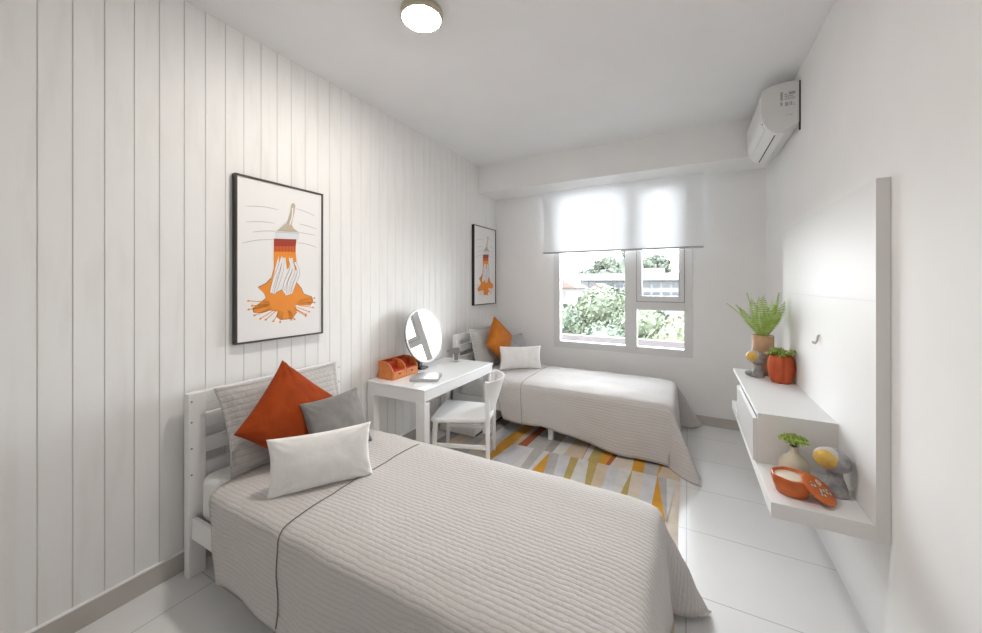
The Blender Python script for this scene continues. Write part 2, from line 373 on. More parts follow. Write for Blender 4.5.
def picture(y0, z0, label, zscale=1.):
    W, Hh = .54, .93; o = (XL, y0+W/2, z0)
    t = thing('framed_print', o, label, 'picture', 'paint brush prints on the plank wall')
    X0, X1 = XL+.002, XL+.034; b = .010
    w = MB()
    for a, c in (((y0, z0), (y0+b, z0+Hh)), ((y0+W-b, z0), (y0+W, z0+Hh)), ((y0+b, z0), (y0+W-b, z0+b)), ((y0+b, z0+Hh-b), (y0+W-b, z0+Hh))):
        w.box((X0, a[0], a[1]), (X1, c[0], c[1]), 0)
        w.box((X1, a[0]+.001, a[1]+.001), (X1+.0008, c[0]-.001, c[1]-.001), 1)
    w.build('frame', ['frameblack', 'frameedge'], t, o)
    mats = ['canvas', 'artorange', 'artred', 'artrust', 'artline', 'artgrey', 'arttan', 'artsteel']; w = MB()
    xc = X1-.006
    w.box((X0+.004, y0+b*.5, z0+b*.5), (xc, y0+W-b*.5, z0+Hh-b*.5), 0)
    def P3(p, l): return (xc+.0004*l, y0+W*p[0], z0+Hh*p[1])
    def poly(pts, mi, l): w.add([P3(p, l) for p in pts], [tuple(range(len(pts)))], mi)
    def ribbon(pts, wd, mi, l, taper=False):
        q = []; n = 14; pp = [Vector((p[0]*W, p[1]*Hh)) for p in pts]
        for i in range(n+1):    # catmull through the points
            u = i/n*(len(pp)-1); k = min(int(u), len(pp)-2); f = u-k
            a, b_, c, d = pp[max(k-1, 0)], pp[k], pp[k+1], pp[min(k+2, len(pp)-1)]
            q.append(.5*((2*b_)+(c-a)*f+(2*a-5*b_+4*c-d)*f*f+(3*b_-a-3*c+d)*f**3))
        vs = []
        for i, p in enumerate(q):
            tt = (q[min(i+1, n)]-q[max(i-1, 0)]).normalized(); nn = Vector((-tt.y, tt.x)); ww = wd*(1-.5*abs(2*i/n-1)**3) if taper else wd
            for s_ in (-1, 1): v = p+nn*ww*s_; vs.append((xc+.0004*l, y0+v.x, z0+v.y))
        w.add(vs, [(2*i, 2*i+1, 2*i+3, 2*i+2) for i in range(n)], mi)
    for l in ART['w']: ribbon(l, .0022, 5, 1, True)
    # splat with a rounded outline, drops on stalks round it
    sp = ART['splat']; rr = random.Random(3)
    cx, cz = .52, .23
    poly([(cx+(p[0]-cx)*1.02, cz+(p[1]-cz)*1.03) for p in sp], 4, 1); poly(sp, 1, 2)
    for a in range(26):
        an = 2*PI*a/26+rr.uniform(-.1, .1); r0 = .6; dx, dz = math.cos(an)*.36*rr.uniform(.9, 1.12), math.sin(an)*.125*rr.uniform(.85, 1.15)
        if -1.2 < an-PI/2 < 1.2: continue
        p = (cx+dx, cz+dz); pts = [(p[0]*W+rr.uniform(.004, .008)*math.cos(k*PI/5), p[1]*Hh+.006*math.sin(k*PI/5)) for k in range(10)]
        w.add([(xc+.0012, y0+u, z0+v) for u, v in pts], [tuple(range(10))], 1)
        ribbon([(cx+dx*.45, cz+dz*.45), p], .0022, 1, 2)
    poly(ART['drip'], 1, 3)
    for k in ('s1', 's2', 's3', 's4', 's5'): ribbon(ART[k], .0100, 4, 4, True); ribbon(ART[k], .0080, 0, 5, True)
    poly(ART['bristle2'], 3, 4); poly(ART['bristle'], 2, 5)
    for k in range(7): ribbon([(.41+k*.036, .642), (.412+k*.036, .565)], .0012, 4, 6)
    poly(ART['ferrule'], 7, 7); ribbon([(.408, .684), (.684, .696)], .002, 5, 8); poly(ART['handle'], 6, 6)
    ribbon([(.606, .86), (.60, .80), (.57, .745)], .004, 0, 7)
    w.build('print', mats, t, o)
picture(1.093, 1.070, 'black framed orange paint brush print above the near bed, larger in view')
picture(3.600, 1.152, 'black framed orange paint brush print above the far bed, near the room corner')

# ------------------------------------------------------------------ beds
WB = .86
RZ0 = .0045
def bed(y0, label):
    x0 = -2.120; o = (x0, y0+WB/2, 0)
    t = thing('bed_frame', o, label, 'bed', 'white slatted single beds')
    hx0, hx1 = x0, x0+.035
    hb = MB().box((hx0, y0+.072, .814), (hx1, y0+WB-.072, .876)).build('headboard', 'whitewood', t, o, bevel=.003)
    for z0, z1 in ((.694, .767), (.570, .642), (.40, .523)):
        MB().box((hx0+.006, y0+.072, z0), (hx1-.006, y0+WB-.072, z1)).build('slat', 'whitewood', hb, o, bevel=.003)
    for ya in (y0, y0+WB-.072):
        p = MB().box((hx0-.005, ya, 0), (hx1+.005, ya+.072, .876)).build('post', 'whitewood', t, o, bevel=.003)
        ys = ya+.012 if ya == y0 else ya+.060
        for z in (.838, .740, .615, .49):
            vs = [(hx1+.0056, ys+.0048*math.cos(k*PI/5), z+.0048*math.sin(k*PI/5)) for k in range(10)]; MB().add(vs, [tuple(range(10))]).build('screw_cap', 'screw', p, o)
    xe = -.16
    for ya in (y0+.012, y0+WB-.034):
        MB().box((hx1+.005, ya, .185), (xe, ya+.022, .285)).build('side_rail', 'whitewood', t, o, bevel=.003)
    MB().box((xe, y0+.012, .185), (xe+.022, y0+WB-.012, .285)).build('foot_rail', 'whitewood', t, o, bevel=.003)
    MB().box((hx1+.006, y0+.036, .226), (xe-.001, y0+WB-.036, .245)).build('slat_base', 'whitewood', t, o)
    zl = .006 if True else 0
    for x in (-1.105, xe-.04):
        for ya in (y0+.012, y0+WB-.057): MB().box((x, ya, zl), (x+.045, ya+.045, .224)).build('leg', 'whitewood', t, o, bevel=.003)
    return t
def mattress(y0, label):
    o = (-1.1, y0+WB/2, .246)
    w = MB().box((-2.085, y0+.045, .246), (-.155, y0+WB-.045, .478))
    m = w.build('mattress', 'mattress', None, o); b = m.modifiers.new('bevel', 'BEVEL'); b.width = .045; b.segments = 5
    for p in m.data.polygons: p.use_smooth = True
    return tag(m, label, 'mattress', 'white mattresses')
def quilt(y0, label, dn, df, dfoot, xs=-1.88, seed=1, ck=.2, pkk=.42):
    xe, top, r = -.135, .492, .045
    Lx = xe-xs; Wy = WB-.05; ya = y0+.025; rr = random.Random(seed)
    def hang(s, slope):
        q = r*PI/2
        if s < q: return r*math.sin(s/r), r*(1-math.cos(s/r))
        d = s-q; c = 1/math.sqrt(1+slope*slope); return r+d*slope*c, r+d*c
    us = [i*Lx/56 for i in range(57)]+[Lx+dfoot*(i+1)/18 for i in range(18)]
    vs_ = [-dn+dn*i/18 for i in range(18)]+[Wy*i/34 for i in range(35)]+[Wy+df*(i+1)/18 for i in range(18)]
    w = MB(); w.uv = []
    def pos(u, v, lift=0.):
        a = max(0, u-Lx); side = -1 if v < 0 else 1; b = -v if v < 0 else max(0, v-Wy)
        x = xs+min(u, Lx); y = ya+min(max(v, 0), Wy)
        ed = min(u, Lx)-Lx; ev = -min(max(v, 0), Wy-max(v, 0)) if 0 < v < Wy else 0
        z = top-.016*math.exp(ev/.06)-.016*math.exp(ed/.08)+.006*noise.noise(Vector((u*5, v*5, seed)))+.003*noise.noise(Vector((u*14, v*14, seed)))
        if a == 0 and b == 0: return Vector((x, y, z+lift))
        D = max(a, b)+ck*min(a, b); ph = math.atan2(b, a); s2 = math.sin(2*ph)**2
        # hanging sides have gentle folds; the corner swings out as a pointed fold
        fold = .5*math.sin((u if b > a else v)*9.+seed*1.7)+.5*math.sin((u if b > a else v)*17.+seed)
        pk = math.exp(-((ph-.75)/.30)**2) if a > 0 and b > 0 else 0
        slope = .07+.04*fold*(1-pk)+pkk*pk
        out, dn_ = hang(D, slope)
        out += .008*noise.noise(Vector((u*8, v*8, seed+3)))*min(1, D/.1)
        zz = z-dn_
        if side > 0 and a > 0 and b > 0: ph = PI/2*(ph/(PI/2))**1.7
        if zz < .012: out += (.012-zz)*.6; zz = .012+.002*rr.random()
        dx, dy = math.cos(ph), math.sin(ph)*side
        yy = y+dy*(out+lift)
        if yy > 4.13: yy = 4.13+.05*(1-math.exp(-(yy-4.13)/.05))
        return Vector((x+dx*(out+lift), yy, zz+(lift if D < .03 else 0)))
    nv = len(vs_)
    for u in us:
        for v in vs_:
            # head-end edge of the drop trails towards the foot, hem waves a little
            b = -v if v < 0 else max(0, v-Wy); k = max(0, 1-u/Lx)
            sc = (1-.05*math.sin(u*5.+seed)-(.10*(1-k) if seed == 1 else 0)) if seed == 1 else 1+.02*math.sin(u*7.)+.27*min(1, max(0, (u-.5)/.75))
            v2 = v*sc if v < 0 else (Wy+(v-Wy)*(1-.05*math.sin(u*5.)) if v > Wy else v)
            p = pos(u+k**8*b*.34, v2); w.v.append(tuple(p)); w.uv.append((u, v))
    for i in range(len(us)-1):
        for j in range(nv-1):
            w.f.append((i*nv+j, (i+1)*nv+j, (i+1)*nv+j+1, i*nv+j+1)); w.m.append(0); w.sm.append(True)
    o = (-1.0, y0+WB/2, top)
    q = w.build('bedspread', 'quilt', None, o)
    s = q.modifiers.new('thick', 'SOLIDIFY'); s.thickness = .007; up_ = sum(f.normal.z for f in q.data.polygons); s.offset = -1. if up_ > 0 else 1.
    tag(q, label, 'bedspread', 'grey quilted bedspreads')
    us0 = .525 if seed == 1 else .30
    sp = [pos(us0+.02*max(0, -v)/.3, v*((1-.05*math.sin(us0*5.+seed)-.07) if seed == 1 else 1+.02*math.sin(us0*7.)) if v < 0 else v, .003) for v in [i*.02-dn for i in range(int((dn+Wy)/.02))]]
    MB().tube(sp, .0020, 6).build('seam_piping', 'seam', q, o)
    return q
B1, B2 = .855, 3.13
bed(B1, 'white slatted single bed nearest the camera'); bed(B2, 'white slatted single bed below the window')
mattress(B1, 'white mattress showing beside the headboard of the near bed'); mattress(B2, 'white mattress under the bedspread of the far bed')
quilt(B1, 'light grey quilted bedspread draped over the near bed', .385, .43, .43, seed=1)
quilt(B2, 'light grey quilted bedspread draped over the far bed', .375, .36, .43, xs=-1.66, seed=2, ck=.24, pkk=.56)
# drawer box under the far bed
tr = thing('underbed_drawer', (-1.89, 2.86, RZ0), 'white storage drawer with finger slot pulled out beneath the desk end', 'drawer'); TO = (-1.89, 2.86, RZ0)
MB().box((-2.075, 2.875, .02), (-1.705, 3.55, .165)).build('box', 'drawerwood', tr, TO, bevel=.003)
MB().box((-2.080, 2.857, .014), (-1.700, 2.875, .172)).build('front', 'drawerwood', tr, TO, bevel=.003)
MB().box((-1.99, 2.8558, .085), (-1.79, 2.857, .102)).build('finger_slot', 'darkgap', tr, TO)
MB().box((-2.075, 2.88, RZ0), (-1.705, 3.54, .020)).build('under_shade', 'darkgap', tr, TO)  # shade in the gap below the drawer, put in as a dark block

# ------------------------------------------------------------------ pillows
def pillow(name, c, ex, ey, w_, h_, t_, mat, label, cat, group, seed=0, flange=0., squash=.6, dent=0., zmin=None):
    ex = Vector(ex).normalized(); ey = Vector(ey); ey = (ey-ex*ey.dot(ex)).normalized(); ez = ex.cross(ey); c = Vector(c)
    w = MB(); w.uv = []; n = 34
    for side in (1, -1):
        for i in range(n+1):
            for j in range(n+1):
                u = math.sin((i/n-.5)*PI)*.35+(2*i/n-1)*.65; v = math.sin((j/n-.5)*PI)*.35+(2*j/n-1)*.65
                if abs(i/n-.5) == .5: u = 1 if i else -1
                if abs(j/n-.5) == .5: v = 1 if j else -1
                fu, fv = max(0, 1-(abs(u)*(1+flange))**2), max(0, 1-(abs(v)*(1+flange))**2)
                th = t_/2*(fu*fv)**(squash*.5)*(1-.15*(u*u+v*v)) if fu > 0 and fv > 0 else 0
                x = w_/2*u*(1-.075*(1-v*v)); y = h_/2*v*(1-.075*(1-u*u))
                nn = noise.noise(Vector((x*9+seed*3.1, y*9, side*2+seed)))*.5+noise.noise(Vector((x*22+seed, y*22, side)))*.25
                th *= 1+.22*nn
                if dent: th -= dent*math.exp(-(u/.35)**2)*max(0, v)**2*(th > 0)*t_
                th = max(th, 0)+.002+(.004*nn if flange else 0)
                # radial corner creases
                cr = .006*math.sin(14*math.atan2(1.05-abs(v), 1.05-abs(u)))*max(0, abs(u)+abs(v)-1.1)
                p = c+ex*x+ey*y+ez*side*(th+cr*(1 if th > .004 else 0))
                if zmin is not None and p.z < zmin: p.z = zmin+.002*side*0+.0005*(zmin-p.z)
                w.v.append(tuple(p)); w.uv.append((x, y))
    N1 = (n+1)*(n+1)
    for s_ in (0, 1):
        for i in range(n):
            for j in range(n):
                a = s_*N1+i*(n+1)+j; w.f.append((a, a+n+1, a+n+2, a+1)); w.m.append(0); w.sm.append(True)
    rim = [(i, 0) for i in range(n)]+[(n, j) for j in range(n)]+[(i, n) for i in range(n, 0, -1)]+[(0, j) for j in range(n, 0, -1)]
    for k in range(len(rim)):
        a, b = rim[k], rim[(k+1) % len(rim)]; ia, ib = a[0]*(n+1)+a[1], b[0]*(n+1)+b[1]
        w.f.append((ia, ib, N1+ib, N1+ia)); w.m.append(0); w.sm.append(True)
    o = w.build(name, mat, None, tuple(c))
    return tag(o, label, cat, group)
def diag(ex, ey):   # turn a frame by 45 degrees
    ex, ey = Vector(ex).normalized(), Vector(ey); ey = (ey-ex*ey.dot(ex)).normalized(); return (ex+ey), (ey-ex)
G = 'cushions on the beds'
# near bed
pillow('pillow_sham', (-1.955, 1.285, .680), (0, 1, 0), (-.33, 0, .94), .70, .45, .11, 'sham', 'grey quilted sham pillow against the near headboard', 'pillow', 'quilted shams', 1, .10)
ex, ey = diag((-.03, 1, -.02), (-.36, .10, .92))
pillow('cushion', (-1.835, 1.222, .705), ex, ey, .425, .425, .13, 'orange', 'burnt orange square cushion standing on its corner on the near bed', 'cushion', G, 2, zmin=.497); BS(M['orange']).inputs['Sheen Weight'].default_value = .04
pillow('cushion', (-1.700, 1.385, .632), (.10, 1, .03), (-.42, 0, .9), .345, .32, .11, 'darkgrey', 'dark grey cushion behind the white one on the near bed', 'cushion', G, 3)
pillow('lumbar_pillow', (-1.480, 1.120, .600), (.58, .81, .02), (-.17, .12, .97), .44, .245, .13, 'whitefab', 'white oblong pillow at the front of the near bed', 'pillow', 'white oblong pillows', 4)
# far bed
pillow('pillow_sham', (-1.960, 3.58, .700), (0, 1, 0), (-.22, 0, .98), .66, .47, .12, 'sham', 'grey quilted sham pillow against the far headboard', 'pillow', 'quilted shams', 5, .10)
ex, ey = diag((.10, 1, .06), (-.25, 0, 1.))
pillow('cushion', (-1.835, 3.635, .775), ex, ey, .385, .385, .12, 'orange2', 'amber orange square cushion standing on its corner on the far bed', 'cushion', G, 6)
pillow('cushion', (-1.755, 3.875, .652), (.30, 1, 0), (-.40, .1, .9), .38, .34, .11, 'greyfab', 'mid grey cushion behind the white one on the far bed', 'cushion', G, 7)
pillow('lumbar_pillow', (-1.590, 3.635, .605), (.83, .56, 0), (-.12, .18, .97), .46, .25, .13, 'whitefab', 'white oblong pillow at the front of the far bed', 'pillow', 'white oblong pillows', 8)

# ------------------------------------------------------------------ rug
rug = MB(); RX0, RX1, RZ = -1.975, -.048, .004
RC = ['rug_grey', 'rug_white', 'rug_beige', 'rug_ochre', 'rug_olive', 'rug_rust', 'rug_lav', 'rug_sand', 'rug_mid']
for k, c in zip(RC, ((.46, .44, .43), (.66, .64, .62), (.62, .50, .37), (.64, .31, .025), (.46, .35, .12), (.38, .10, .03), (.60, .60, .62), (.66, .58, .49), (.36, .33, .31))):
    M[k] = fabric(k.replace('_', ' '), c, .06, 600., .15)
row2 = [(RX0, RX0, 'mid'), (-1.86, -1.90, 'beige'), (-1.74, -1.76, 'grey'), (-1.62, -1.60, 'sand'), (-1.46, -1.405, 'ochre'), (-1.34, -1.40, 'lav'), (-1.16, -1.20, 'white'), (-1.15, -1.11, 'grey'), (-1.06, -1.06, 'white'), (-1.012, -1.04, 'ochre'),
        (-1.01, -.90, 'grey'), (-.93, -.83, 'lav'), (-.833, -.765, 'olive'), (-.769, -.725, 'white'), (-.69, -.605, 'olive'), (-.62, -.58, 'beige'), (-.536, -.51, 'lav'), (-.458, -.44, 'white'), (-.37, -.41, 'olive'), (-.366, -.345, 'sand'), (-.289, -.262, 'lav'), (-.195, -.205, 'ochre'), (-.193, -.115, 'grey'), (-.134, -.108, 'white'), (-.068, -.112, 'sand')]
row1 = [(RX0, RX0, 'grey'), (-1.85, -1.80, 'sand'), (-1.70, -1.72, 'mid'), (-1.58, -1.60, 'lav'), (-1.42, -1.46, 'ochre'), (-1.33, -1.345, 'beige'), (-1.27, -1.30, 'rust'), (-1.20, -1.22, 'grey'), (-1.08, -1.06, 'mid'), (-.98, -.99, 'white'), (-.88, -.90, 'beige'), (-.76, -.745, 'rust'), (-.75, -.742, 'white'), (-.70, -.70, 'olive'), (-.60, -.62, 'ochre'), (-.51, -.56, 'rust'), (-.46, -.53, 'sand'), (-.39, -.37, 'ochre'), (-.30, -.29, 'grey'), (-.17, -.20, 'ochre'), (-.12, -.195, 'beige')]
row3 = [(RX0+(RX1-RX0)*i/17, RX0+(RX1-RX0)*i/17+(R.uniform(-.05, .05) if i else 0), R.choice(['grey', 'white', 'beige', 'ochre', 'olive', 'lav', 'sand'])) for i in range(17)]
row3[-2:] = [(-.21, -.17, 'grey'), (-.115, -.16, 'sand')]
row4 = [(RX0+(RX1-RX0)*i/17, RX0+(RX1-RX0)*i/17+(R.uniform(-.05, .05) if i else 0), R.choice(['grey', 'white', 'beige', 'ochre', 'olive', 'lav', 'sand'])) for i in range(17)]
for row, yt, yb in ((row1, 3.46, 2.92), (row2, 2.92, 2.38), (row3, 2.38, 1.84), (row4, 1.84, 1.30)):
    for i, (a, b, c) in enumerate(row):
        a2, b2 = (row[i+1][0], row[i+1][1]) if i+1 < len(row) else (RX1, RX1)
        if row is row1: a, b, a2, b2 = a, b, a2, b2
        rug.add([(a, yt, RZ), (a2, yt, RZ), (b2, yb, RZ), (b, yb, RZ)], [(0, 1, 2, 3)], RC.index('rug_'+c))
rug.box((RX0, 1.30, 0.0), (RX1, 3.46, RZ-.0004), 0)
tag(rug.build('rug', RC, None, (-1.0, 2.38, 0)), 'geometric rug of ochre, grey and white wedges between the beds', 'rug')

# ------------------------------------------------------------------ desk
DX, DY0, DY1, DZ_ = -1.612, 2.03, 3.045, .66
dk = thing('desk', (-1.9, 2.54, 0), 'white dressing desk against the plank wall between the beds', 'desk'); DO = (-1.9, 2.54, 0)
MB().box((XL+.012, DY0, DZ_-.018), (DX, DY1, DZ_)).build('desktop', 'whitegloss', dk, DO, bevel=.003)
w = MB()
w.box((XL+.016, DY0+.004, .56), (DX-.004, DY0+.026, DZ_-.018)); w.box((XL+.016, DY1-.026, .56), (DX-.004, DY1-.004, DZ_-.018))
w.box((DX-.026, DY0+.026, .575), (DX-.004, DY1-.026, DZ_-.018)); w.box((XL+.016, DY0+.026, .575), (XL+.038, DY1-.026, DZ_-.018))
w.build('apron', 'white', dk, DO, bevel=.002)
for x0, x1, z in ((XL+.016, XL+.085, 0), (DX-.078, DX-.002, RZ)):
    for ya in (DY0+.002, DY1-.062): MB().box((x0, ya, z+.0005), (x1, ya+.060, .562)).build('leg', 'white', dk, DO, bevel=.003)
# things on the desk
og = thing('desk_organizer', (-2.06, 2.26, DZ_), 'orange wooden desk organizer with two open bays and small drawers', 'organizer'); OO = (-2.06, 2.26, DZ_)
xa, xb = -2.135, -1.985; z0 = DZ_+.0005
side = [(xa, 0), (xb, 0), (xb, .062), (xb-.006, .085), (xb-.025, .112), (xb-.055, .130), (xb-.09, .138), (xa, .138)]
for y in (2.115, 2.258, 2.401): MB().prism(side, lambda p, d: (p[0], d, z0+p[1]), y, y+.010).build('side_panel', 'organizer', og, OO, bevel=.002)
MB().box((xa, 2.125, z0), (xa+.008, 2.401, z0+.138)).build('back_panel', 'organizer', og, OO)
w = MB()
for ya, yb in ((2.125, 2.258), (2.268, 2.401)):
    w.box((xa+.008, ya, z0+.060), (xb-.004, yb, z0+.066)); w.box((xa+.06, ya, z0+.066), (xa+.066, yb, z0+.125)); w.box((xa+.008, ya, z0+.066), (xa+.010, yb, z0+.135)); w.box((xa+.036, ya+.002, z0+.066), (xa+.039, yb-.002, z0+.11))
w.build('tray', 'organizer_in', og, OO)
for ya, yb in ((2.126, 2.257), (2.269, 2.400)):
    d = MB().box((xa+.01, ya, z0+.002), (xb+.002, yb, z0+.058)).build('drawer', 'organizer', og, OO, bevel=.002)
    yc = (ya+yb)/2
    MB().add([(xb+.0028, yc+.013*math.cos(k*PI/6), z0+.044-.012*math.sin(k*PI/6)) for k in range(7)], [tuple(range(7))]).build('finger_hole', 'darkgap', d, OO)
# round mirror
mc = Vector((-2.015, 2.535, .955)); mr = .235
mt = thing('table_mirror', (-2.03, 2.55, DZ_), 'round tilting vanity mirror with white rim standing on the desk', 'mirror'); MO = (-2.03, 2.55, DZ_)
nrm = Vector((.975, -.015, .20)).normalized(); ax = Vector((0, 0, 1)).cross(nrm).normalized(); up = nrm.cross(ax)
def disc(r0, h0, r1, h1, n=48):
    vs = []
    for r_, h_ in ((r0, h0), (r1, h1)):
        for k in range(n): a = 2*PI*k/n; vs.append(mc+ax*r_*math.cos(a)+up*r_*math.sin(a)+nrm*h_)
    return vs, [(k, (k+1) % n, n+(k+1) % n, n+k) for k in range(n)]
w = MB(); n = 48
for a in ((mr-.010, -.016, mr, -.010), (mr, -.010, mr, .0)): w.add(*disc(*a), 0, True)
w.add([mc+ax*(mr-.010)*math.cos(2*PI*k/n)+up*(mr-.010)*math.sin(2*PI*k/n)-nrm*.016 for k in range(n)], [tuple(range(n))]); w.build('backing', 'grey', mt, MO)
w = MB()
for a in ((mr, 0, mr-.001, .006), (mr-.001, .006, mr-.014, .007), (mr-.014, .007, mr-.017, .002)): w.add(*disc(*a), 0, True)
w.build('rim', 'whitegloss', mt, MO)
w = MB(); w.add([mc+ax*(mr-.013)*math.cos(2*PI*k/n)+up*(mr-.013)*math.sin(2*PI*k/n)+nrm*.003 for k in range(n)], [tuple(range(n))]); w.build('glass', 'mirror', mt, MO)
MB().box((-2.135, 2.50, DZ_), (-2.02, 2.60, DZ_+.016)).box((-2.115, 2.53, DZ_+.016), (-2.065, 2.575, DZ_+.16)).build('stand', 'black', mt, MO, bevel=.004)
# small dark dish behind, closed silver book, thin white rectangle
def slab(c, ex, wx, wy, z0, z1, mi=0, w=None, rnd=0):
    w = w or MB(); ex = Vector((*ex, 0)).normalized(); ey = Vector((-ex.y, ex.x, 0)); c = Vector((*c, 0))
    P = [c+ex*a*wx/2+ey*b*wy/2 for a, b in ((-1, -1), (1, -1), (1, 1), (-1, 1))]
    return w.add([(p.x, p.y, z) for z in (z0, z1) for p in P], [(0, 3, 2, 1), (4, 5, 6, 7), (0, 1, 5, 4), (1, 2, 6, 5), (2, 3, 7, 6), (3, 0, 4, 7)], mi)
bk = thing('notebook', (-1.80, 2.29, DZ_), 'closed silver grey notebook lying on the desk', 'book'); KO = (-1.80, 2.29, DZ_)
slab((-1.80, 2.288), (.885, .466), .215, .20, DZ_+.0005, DZ_+.024).build('cover', 'silver', bk, KO, bevel=.004)
slab((-1.80, 2.288), (.885, .466), .219, .190, DZ_+.005, DZ_+.019).build('page_block', 'grey', bk, KO)
tag(slab((-1.71, 2.135), (.885, .466), .125, .075, DZ_+.0003, DZ_+.0013).build('white_rectangle', 'white_sheet', None, (-1.71, 2.135, DZ_)), 'small thin white rectangle at the front edge of the desk', 'white_sheet')  # thin white rectangle lying flat on the desktop
# grey ornament like a small anvil
ob = thing('ornament', (-1.965, 2.91, DZ_), 'small grey T shaped ornament at the far end of the desk', 'ornament'); NO = (-1.965, 2.91, DZ_)
exo = Vector((.62, .78, 0))
def op(p, d): q = Vector(NO)+exo*p[0]+Vector((-.78, .62, 0))*d; return (q.x, q.y, DZ_+p[1])
w = MB(); w.prism([(-.072, .113), (-.04, .128), (.055, .131), (.058, .085), (.045, .075), (-.015, .078), (-.045, .085)], op, -.020, .020); w.build('head', 'grey', ob, NO, bevel=.006)
w = MB(); w.prism([(.005, .082), (.048, .082), (.042, .0), (.012, .0)], op, -.014, .014); w.build('stem', 'grey', ob, NO, bevel=.004)
w = MB(); w.lathe([(.032, 0), (.032, .01), (.025, .014)], (NO[0]+exo.x*.027, NO[1]+exo.y*.027, DZ_+.0005), 20); w.build('base', 'palestone', ob, NO)

# ------------------------------------------------------------------ chair (front towards the wall)
CO = (-1.575, 2.50, RZ+.0003)
ch = thing('chair', CO, 'white wooden chair with curved back pulled up to the desk', 'chair', rz=math.radians(20))
zs = .372
sp = []
for k in range(11):   # seat outline with rounded corners and a bowed rear
    pass
sp = [(-.215, -.215), (-.20, -.232), (-.1, -.222), (.1, -.196), (.195, -.176), (.222, -.10), (.230, 0), (.222, .10), (.195, .176), (.1, .196), (-.1, .222), (-.20, .232), (-.215, .215), (-.222, 0)]
MB().prism(sp, lambda p, d: (p[0], p[1], d), zs-.014, zs+.016).build('seat', 'white', ch, bevel=.006)
for x, y, xb, yb, zt in ((-.185, -.20, -.20, -.212, zs-.013), (-.185, .20, -.20, .212, zs-.013), (.205, -.175, .212, -.175, .662), (.205, .175, .212, .175, .662)):
    w = MB(); a = .0175
    b_ = .013
    w.add([(xb-b_, yb-b_, 0), (xb+b_, yb-b_, 0), (xb+b_, yb+b_, 0), (xb-b_, yb+b_, 0), (x-a, y-a, zt), (x+a, y-a, zt), (x+a, y+a, zt), (x-a, y+a, zt)], [(0, 3, 2, 1), (4, 5, 6, 7), (0, 1, 5, 4), (1, 2, 6, 5), (2, 3, 7, 6), (3, 0, 4, 7)])
    w.build('leg', 'white', ch, bevel=.004)
for ya in (-.205, .190): MB().box((-.19, ya, .165), (.20, ya+.015, .195)).build('side_stretcher', 'white', ch, bevel=.003)
MB().box((-.19, -.19, .325), (-.172, .19, .360)).build('front_stretcher', 'white', ch, bevel=.003)
w = MB(); n = 22; nz_ = 8; vs = []; fs = []
for s_ in (0, 1):
    for iz in range(nz_+1):
        f = iz/nz_; z = zs+.05+f*(.668-zs-.05); hw = .165+.06*f; bow = .030+.075*f
        for k in range(n+1):
            t = 2*k/n-1; vs.append((.200+bow*(1-t*t)+.014*s_, hw*t, z))
q = (nz_+1)*(n+1)
for s_ in (0, 1):
    for iz in range(nz_):
        for k in range(n): a = s_*q+iz*(n+1)+k; fs.append((a, a+1, a+n+2, a+n+1))
for k in range(n): fs.append((k, k+1, q+k+1, q+k)); a = nz_*(n+1)+k; fs.append((a, a+1, q+a+1, q+a))
for iz in range(nz_):
    for k in (0, n): a = iz*(n+1)+k; fs.append((a, a+n+1, q+a+n+1, q+a))
w.add(vs, fs, 0, True); bo = w.build('backrest', 'white', ch); em = bo.modifiers.new('es', 'EDGE_SPLIT'); em.split_angle = .8

# ------------------------------------------------------------------ wall unit on the right
ux = .600
un = thing('wall_cabinet', (XR, 2.5, .447), 'white wall panel unit with floating cabinet and open shelf', 'wall unit'); UO = (XR, 2.5, .447)
PY0, PY1 = 1.832, 3.30
MB().box((ux+.0006, PY0+.0006, .464), (XR-.002, PY1, 1.335)).box((ux+.0006, PY0+.0006, 1.338), (XR-.002, PY1, 1.782)).box((ux+.004, PY0+.0006, 1.335), (XR-.002, PY1, 1.338), 1).build('back_panel', ['panel', 'edge'], un, UO)
MB().box((ux+.0004, PY0-.0012, .463), (XR-.0015, PY0+.0006, 1.783)).build('edge_strip', 'edge', un, UO)
MB().box((.294, PY0, .464), (ux, PY1, .524)).build('shelf', 'panel', un, UO, bevel=.002)
MB().box((.2945, PY0-.0012, .4645), (ux, PY0, .5235)).build('shelf_edge', 'edge', un, UO)
CY0 = 2.211
w = MB(); w.box((.302, CY0, .745), (ux, PY1, .766)); w.box((.302, CY0, .5245), (ux, CY0+.018, .745)); w.box((.302, 2.862, .5245), (ux, 2.880, .745)); w.box((ux-.02, CY0+.018, .5245), (ux, 2.862, .745))
w.build('cabinet_body', 'panel', un, UO, bevel=.0015)
MB().box((.304, CY0-.0012, .526), (ux, CY0, .765)).build('cabinet_edge', 'edge', un, UO)
d1 = MB().box((.283, CY0+.002, .529), (.3015, 2.874, .739)).build('drawer', 'whitegloss', un, UO, bevel=.002)
MB().box((.283, CY0+.0006, .530), (.3015, CY0+.002, .738)).build('drawer_edge', 'edge', d1, UO)
hk = MB().tube([(ux-.001, 2.475, 1.135), (ux-.008, 2.475, 1.128), (ux-.010, 2.475, 1.105), (ux-.018, 2.475, 1.090), (ux-.026, 2.475, 1.094), (ux-.028, 2.475, 1.102)], .005, 8)
hk.build('hook', 'palestone', un, UO)

